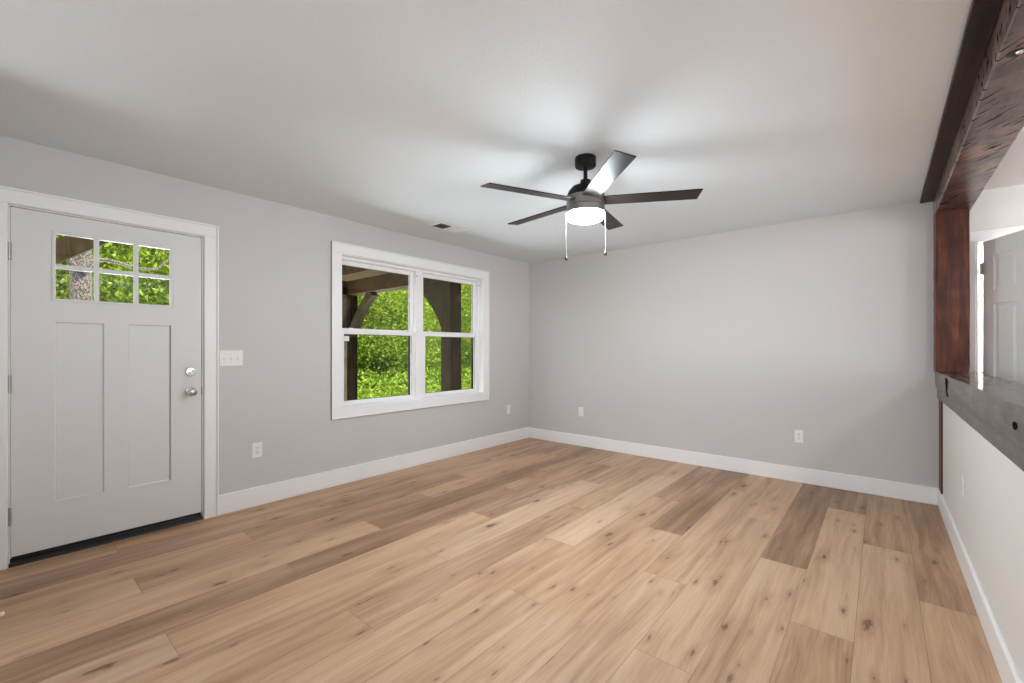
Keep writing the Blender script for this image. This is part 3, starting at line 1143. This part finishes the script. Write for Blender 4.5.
# ledge: thick slab with an uneven waney front, over a flat apron board
bb = bmesh.new()
rr = random.Random(21)
NY, NZ = 150, 8
LX0, LX1, LY_0, LY_1, LZ_0, LZ_1 = 4.097, 4.334, -5.195, -0.002, 0.918, 1.064
cols = []
ph = [rr.uniform(0, 6) for _ in range(8)]
for i in range(NY + 1):
    y = LY_1 + (LY_0 - LY_1) * i / NY
    ring = []
    for j in range(NZ + 1):
        tt = j / NZ
        z = LZ_0 + (LZ_1 - LZ_0) * tt
        w = 0.0022 * math.sin(y * 9 + ph[0] + tt * 2) + 0.0016 * math.sin(y * 21 + ph[1] + tt * 5) + 0.0012 * math.sin(y * 47 + ph[2] - tt * 7)
        w += 0.014 * max(0, 0.55 - tt) ** 2 / 0.3 + rr.uniform(-0.0007, 0.0007)
        if j == NZ:
            w += 0.003
        ring.append(bb.verts.new((LX0 + w, y, z)))
    ring.append(bb.verts.new((LX1 - 0.008 + 0.002 * math.sin(y * 6), y, LZ_1)))
    ring.append(bb.verts.new((LX1 + 0.002 * math.sin(y * 6), y, LZ_1 - 0.008)))
    ring.append(bb.verts.new((LX1, y, LZ_0)))
    cols.append(ring)
nr = len(cols[0])
for a, c in zip(cols, cols[1:]):
    for k in range(nr):
        bb.faces.new((a[k], a[(k + 1) % nr], c[(k + 1) % nr], c[k]))
bb.faces.new(cols[0])
bb.faces.new(cols[-1])
bmesh.ops.recalc_face_normals(bb, faces=bb.faces)
b = MB()
b.add(bb)
ledge = tag(b.build('timber_ledge', M['ledge'], None, 22), 'thick grey-brown timber ledge with glossy top on the half wall', 'ledge')
b = MB()
rough_bar(b, 4.112, 4.290, -5.195, -0.002, 0.853, 0.918, 'y', 40, 0.001, 9, 0.003)
b.build('apron_board', M['ledge'], ledge, 30)
# an open drying check and a small knot on the front face
b = MB()
b.prism([(LX0 + 0.006, -0.790, 1.050), (LX0 + 0.006, -0.828, 1.044), (LX0 + 0.006, -0.846, 1.024), (LX0 + 0.006, -0.826, 0.998), (LX0 + 0.009, -0.818, 0.965), (LX0 + 0.012, -0.800, 0.926), (LX0 + 0.010, -0.795, 0.955), (LX0 + 0.006, -0.806, 1.000), (LX0 + 0.006, -0.800, 1.030)], (-0.0078, 0, 0), 0)
b.build('drying_check', M['check'], ledge)
b = MB()
b.lathe([(0.0, -0.003), (0.009, -0.002), (0.013, 0.0), (0.013, 0.006), (0.0, 0.006)], 14, xf_x(LX0 + 0.0055, -2.73, 0.994) @ Matrix.Diagonal((1.0, 2.2, -1.0, 1.0)), cap=False)
b.build('knot', M['check'], ledge, 40)

# ------------------------------------------------------------------ six panel door beyond the post
b = MB()
b.box(KX0 - 0.105, KX0 - 0.010, -0.017, 0, 0, KZ - 0.0, 0.003)
b.box(KX1 + 0.010, KX1 + 0.105, -0.017, 0, 0, KZ - 0.0, 0.003)
b.box(KX0 - 0.105, KX1 + 0.105, -0.017, 0, KZ, KZ + 0.084, 0.003)
b.box(KX0 - 0.010, KX0 + 0.002, -0.012, 0.14, 0, KZ)
b.box(KX1 - 0.002, KX1 + 0.010, -0.012, 0.14, 0, KZ)
tag(b.build('trim_3', M['trim']), kind='structure')
HX, HY = KX0 + 0.020, -0.022
OA = R(-66)
DM = Matrix.Translation((HX, HY, 0)) @ Matrix.Rotation(OA, 4, 'Z')
b = MB()
DW, DT = 0.762, 0.034
# local: x from hinge to latch edge, y = 0 the face towards the living room (after opening), +y thickness
rails = [(0.010, 0.235), (0.885, 0.995), (1.570, 1.670), (1.925, 2.044)]
stiles = [(0.012, 0.115), (0.325, 0.437), (0.647, 0.762)]
for s0, s1 in stiles:
    b.box(s0, s1, 0, DT, 0.010, 2.044, 0.0015)
for z0, z1 in rails:
    for xa, xb in ((0.115, 0.325), (0.437, 0.647)):
        b.box(xa, xb, 0, DT, z0, z1)
for (z0, z1) in ((0.235, 0.885), (0.995, 1.570), (1.670, 1.925)):
    for xa, xb in ((0.115, 0.325), (0.437, 0.647)):
        b.box(xa, xb, 0.010, DT - 0.010, z0, z1)
        for yy, sgn in ((DT - 0.010, 1), (0.010, -1)):
            q = bmesh.new()
            m1, m2, d1 = 0.022, 0.042, 0.007
            o = [q.verts.new((x, yy, z)) for x, z in ((xa + m1, z0 + m1), (xb - m1, z0 + m1), (xb - m1, z1 - m1), (xa + m1, z1 - m1))]
            i2 = [q.verts.new((x, yy + sgn * d1, z)) for x, z in ((xa + m2, z0 + m2), (xb - m2, z0 + m2), (xb - m2, z1 - m2), (xa + m2, z1 - m2))]
            q.faces.new(i2)
            for k in range(4):
                q.faces.new((o[k], o[(k + 1) % 4], i2[(k + 1) % 4], i2[k]))
            bmesh.ops.recalc_face_normals(q, faces=q.faces)
            b.add(q)
d2 = b.build('door_2', M['doorpaint'])
d2.matrix_world = DM
tag(d2, kind='structure')
for z in (1.845, 1.02, 0.20):
    b = MB()
    b.lathe([(0.0, -0.046), (0.007, -0.045), (0.007, 0.045), (0.0, 0.046)], 14, Matrix.Translation((0.0, -0.004, z)), cap=False)
    b.box(-0.012, 0.0125, 0.001, 0.004, z - 0.044, z + 0.044, 0.001)
    h = b.build('hinge', M['hinge'], None, 40)
    h.parent = d2
b = MB()
for s in (1, -1):
    yy = DT if s > 0 else 0.0
    xf = Matrix.Translation((0.700, yy, 0.92)) @ Matrix.Rotation(-s * PI / 2, 4, 'X')
    b.lathe([(0.0, 0.0), (0.031, 0.0), (0.030, 0.006), (0.012, 0.010), (0.012, 0.026), (0.026, 0.040), (0.027, 0.052), (0.016, 0.060), (0.0, 0.061)], 28, xf, cap=False)
k2 = b.build('door_knob', M['nickel'], None, 40)
k2.parent = d2

# ------------------------------------------------------------------ the porch
b = MB()
b.box(-4.6, -0.16, -6.5, 0.6, -0.30, -0.16)
tag(b.build('porch_floor', M['bark']), kind='structure')


def brace(q, foot, head, w, arch, solid=False):
    """curved knee brace from a point on the post to a point under the beam"""
    f, h = Vector(foot), Vector(head)
    flat = Vector((h.x - f.x, h.y - f.y, 0)).normalized()
    thick = Vector((-flat.y, flat.x, 0))
    d = (h - f).normalized()
    side = d.cross(thick).normalized()
    if side.z > 0:
        side = -side
    n = 14
    a, c = [], []
    for k in range(n + 1):
        tt = k / n
        bow = -arch * 4 * tt * (1 - tt)
        p = f + (h - f) * tt
        a.append(p + side * (w / 2 + bow))
        c.append(p + side * (-w / 2 + bow * 0.55))
    poly = a + ([Vector((f.x, f.y, h.z))] if solid else list(reversed(c)))
    q.prism([v - thick * 0.06 for v in poly], thick * 0.12)


PZ = 2.185           # underside of the porch beam
WD = 0.20
px, py = -0.735, -0.80
root = empty('porch_post', (px, py, -0.16))
b = MB()
rough_bar(b, px - WD / 2, px + WD / 2, py - WD / 2, py + WD / 2, -0.16, PZ, 'z', 10, 0.001, 4)
b.build('shaft', M['porch'], root, 30)
b = MB()
brace(b, (px - WD / 2, py, 1.46), (px - 0.80, py, PZ - 0.003), 0.02, 0.10, True)
b.build('brace', M['porch'], root, 30)
tag(root, 'dark porch post with an arched bracket behind the right sash', 'porch post')
px, py = -3.42, -0.80
root = empty('porch_post', (px, py, -0.16))
b = MB()
rough_bar(b, px - WD / 2, px + WD / 2, py - WD / 2, py + WD / 2, -0.16, PZ, 'z', 10, 0.001, 4)
b.build('shaft', M['porch'], root, 30)
b = MB()
brace(b, (px + WD / 2, py, 1.50), (px + 0.76, py, PZ - 0.003), 0.15, 0.06)
b.build('brace', M['porch'], root, 30)
b = MB()
brace(b, (px, py - WD / 2, 1.50), (px, py - 0.76, PZ - 0.003), 0.15, 0.06)
b.build('brace', M['porch'], root, 30)
tag(root, 'dark porch post with two curved braces behind the left sash', 'porch post')
b = MB()
b.box(-4.75, -0.17, -0.90, -0.70, PZ, PZ + 0.24, 0.006)
tag(b.build('porch_girder', M['soffit']), 'brown porch girder resting on the two posts outside the window', 'porch girder')
b = MB()
b.box(-3.52, -3.32, -2.60, -0.902, PZ, PZ + 0.24, 0.006)
tag(b.build('porch_girder', M['soffit']), 'short brown porch girder running back from the post behind the left sash', 'porch girder')
b = MB()
for k in range(22):
    xa = -4.7 + k * 0.205
    b.box(xa, xa + 0.200, -2.6, 0.60, PZ + 0.40, PZ + 0.425, 0.003)
for k in range(3):
    ya = -2.5 + k * 0.65
    b.box(-4.7, -0.18, ya - 0.045, ya + 0.045, PZ + 0.24, PZ + 0.40, 0.003)
b.box(-4.7, -0.17, -2.6, 0.60, PZ + 0.425, PZ + 0.50)
tag(b.build('porch_roof', M['soffit']), kind='structure')
# sloping rafter seen through the top of the front door
b = MB()
XR = -2.3


def on_plane_x(px, py, X):
    d = fwd + rgt * ((px - 512.0) / 435.0)
    t = (X - CAM.x) / d.x
    return Vector((X, CAM.y + d.y * t, CAM.z + (349.3 - py) / 435.0 * t))


p0, p1 = on_plane_x(56.0, 251.2, XR), on_plane_x(92.5, 236.8, XR)
dd = (p1 - p0)
p0, p1 = p0 - dd * 1.4, p1 + dd * 3.0
nn = Vector((0, -dd.z, dd.y)).normalized() * 0.092
b.prism([p0 - nn, p1 - nn, p1 + nn, p0 + nn], (-0.14, 0, 0), 0, 0.005)
tag(b.build('porch_rafter', M['porch']), 'sloping brown porch rafter seen through the front door glass', 'rafter')

# ------------------------------------------------------------------ woods outside
gm = bmesh.new()
NX, NYg = 26, 40
gv = []
for i in range(NX + 1):
    r_ = []
    for j in range(NYg + 1):
        x = -0.2 - 24.0 * i / NX
        y = -12 + 36.0 * j / NYg
        z = -0.33 + 0.05 * math.sin(x * 1.3 + y) + 0.0045 * max(0.0, -x - 5.0) ** 2
        r_.append(gm.verts.new((x, y, z)))
    gv.append(r_)
for i in range(NX):
    for j in range(NYg):
        gm.faces.new((gv[i][j], gv[i][j + 1], gv[i + 1][j + 1], gv[i + 1][j]))
bmesh.ops.recalc_face_normals(gm, faces=gm.faces)
b = MB()
b.add(gm)
tag(b.build('ground', M['ground'], None, 60), kind='structure')


def leaf_mesh(name, seed, n, rad, hgt, z0, size, clumps):
    rs = np.random.RandomState(seed)
    cc = rs.normal(size=(clumps, 3))
    cc /= np.linalg.norm(cc, axis=1)[:, None]
    cc *= (0.35 + 0.65 * rs.rand(clumps, 1) ** 0.5)
    cc = cc * np.array([rad, rad, hgt / 2]) + np.array([0, 0, z0 + hgt / 2])
    idx = rs.randint(0, clumps, n)
    off = rs.normal(size=(n, 3)) * np.array([0.30, 0.30, 0.22]) * (rad / 1.6)
    c = cc[idx] + off
    nrm = rs.normal(size=(n, 3)) + np.array([0.25, 0, 0.9])
    nrm /= np.linalg.norm(nrm, axis=1)[:, None]
    u = np.cross(nrm, rs.normal(size=(n, 3)))
    u /= np.linalg.norm(u, axis=1)[:, None]
    w = np.cross(nrm, u)
    s = size * (0.6 + 0.8 * rs.rand(n, 1))
    vv = np.empty((n, 4, 3))
    vv[:, 0] = c - u * s
    vv[:, 1] = c + w * s * 0.52 - nrm * s * 0.12
    vv[:, 2] = c + u * s
    vv[:, 3] = c - w * s * 0.52 - nrm * s * 0.12
    me = bpy.data.meshes.new(name)
    me.from_pydata(vv.reshape(-1, 3).tolist(), [], np.arange(n * 4).reshape(n, 4).tolist())
    return me


crowns = []
for k in range(3):
    me = leaf_mesh('crown', 40 + k, 26000, 1.75, 4.6, 0.2, 0.044, 130)
    me.materials.append(M['leaf' if k != 1 else 'leaf2'])
    crowns.append(me)
tm = MB()
tm.tube([(0, 0, -0.3), (0.04, 0.02, 1.2), (-0.03, 0.05, 2.6), (0.05, 0, 4.2)], [0.13, 0.11, 0.08, 0.03], 10)
tr0 = tm.build('trunk', M['bark'], None, 60)
trunk_me = tr0.data
bpy.data.objects.remove(tr0)
rw = random.Random(5)
spots = []
for k in range(9):                       # seen through the window
    spots.append((-9.0 - 1.0 * (k % 3) + rw.uniform(-.4, .4), -0.6 + 1.45 * k + rw.uniform(-.3, .3), 'w'))
for k in range(8):
    spots.append((-13.0 + rw.uniform(-.6, .6), 0.5 + 2.1 * k + rw.uniform(-.3, .3), 'w'))
for k in range(5):                       # seen through the front door
    spots.append((-9.2 + rw.uniform(-.5, .5), -7.4 + 1.6 * k, 'd'))
for k in range(4):
    spots.append((-12.5 + rw.uniform(-.5, .5), -7.5 + 2.3 * k, 'd'))
for k, (x, y, zone) in enumerate(spots):
    zg = -0.36 + 0.0045 * max(0.0, -x - 5.0) ** 2
    root = empty('leafy_tree', (x, y, zg))
    root.rotation_euler = (0, 0, rw.uniform(0, 6.28))
    sc = rw.uniform(0.9, 1.2)
    root.scale = (sc, sc, sc * rw.uniform(0.95, 1.2))
    for nm, me in (('crown', crowns[k % 3]), ('trunk', trunk_me)):
        o = bpy.data.objects.new(nm, me)
        COL.objects.link(o)
        o.parent = root
    if zone == 'w':
        tag(root, 'bright green leafy tree in the woods behind the double window', 'tree', 'woodland trees behind the window')
    else:
        tag(root, 'bright green leafy tree in the woods behind the front door glass', 'tree', 'woodland trees behind the door')

# the pale speckled tree close behind the front door glass
sp = empty('speckled_tree', (0, 0, 0))
XT = -3.3
c0 = on_plane_x(82.5, 400, XT)
c1 = on_plane_x(80.5, 268, XT)
c2 = on_plane_x(81.5, 225, XT)
b = MB()
dw = (Vector((c1.x, c1.y, 0)) - Vector((CAM.x, CAM.y, 0))).dot(fwd)
rad = 8.2 / 435.0 * dw
b.tube([(c0.x, c0.y, -0.4), (c0.x, c0.y, c0.z), (c1.x, c1.y, c1.z), (c2.x, c2.y, c2.z), (c2.x - .1, c2.y + .1, c2.z + 1.5)], [rad * 1.25, rad * 1.08, rad, rad * 0.95, rad * 0.7], 16)
b.build('trunk', M['speckled'], sp, 60)
b = MB()
path = [(82, 271), (90, 263), (97, 259.5), (110, 260.5), (124, 264.5), (134, 268), (146, 269), (158, 268.5), (166, 262), (176, 252)]
pp = [on_plane_x(x, y, XT + 0.12) for x, y in path]
b.tube(pp, [rad * .42, rad * .36, rad * .28, rad * .22, rad * .20, rad * .18, rad * .17, rad * .15, rad * .12, rad * .08], 8)
b.build('branch', M['speckled'], sp, 60)
b = MB()
pp = [on_plane_x(x, y, XT + 0.12) for x, y in ((80, 271), (73, 264), (66, 256), (58, 250), (48, 240))]
b.tube(pp, [rad * .42, rad * .34, rad * .28, rad * .22, rad * .12], 8)
b.build('branch', M['speckled'], sp, 60)
tag(sp, 'pale speckled tree trunk with a long side branch behind the front door glass', 'tree')

# low shrubs filling the bank below the trees
us = np.random.RandomState(9)
me = leaf_mesh('undergrowth', 77, 9000, 1.0, 1.0, 0.0, 0.085, 1)
n = 45000
ux = -5.2 - 7.5 * us.rand(n)
uy = -7.5 + 21.0 * us.rand(n)
uz = -0.30 + 0.0045 * np.maximum(0, -ux - 5.0) ** 2 + 0.9 * us.rand(n) ** 1.6
nrm = us.normal(size=(n, 3)) + np.array([0.3, 0, 0.9])
nrm /= np.linalg.norm(nrm, axis=1)[:, None]
u = np.cross(nrm, us.normal(size=(n, 3)))
u /= np.linalg.norm(u, axis=1)[:, None]
w = np.cross(nrm, u)
c = np.stack([ux, uy, uz], 1)
s = 0.05 * (0.6 + 0.8 * us.rand(n, 1))
vv = np.stack([c - u * s, c + w * s * .5, c + u * s, c - w * s * .5], 1)
me2 = bpy.data.meshes.new('undergrowth')
me2.from_pydata(vv.reshape(-1, 3).tolist(), [], np.arange(n * 4).reshape(n, 4).tolist())
me2.materials.append(M['leaf'])
ug = bpy.data.objects.new('undergrowth', me2)
COL.objects.link(ug)
tag(ug, 'low green undergrowth covering the bank outside', 'undergrowth', kind='stuff')
bpy.data.meshes.remove(me)
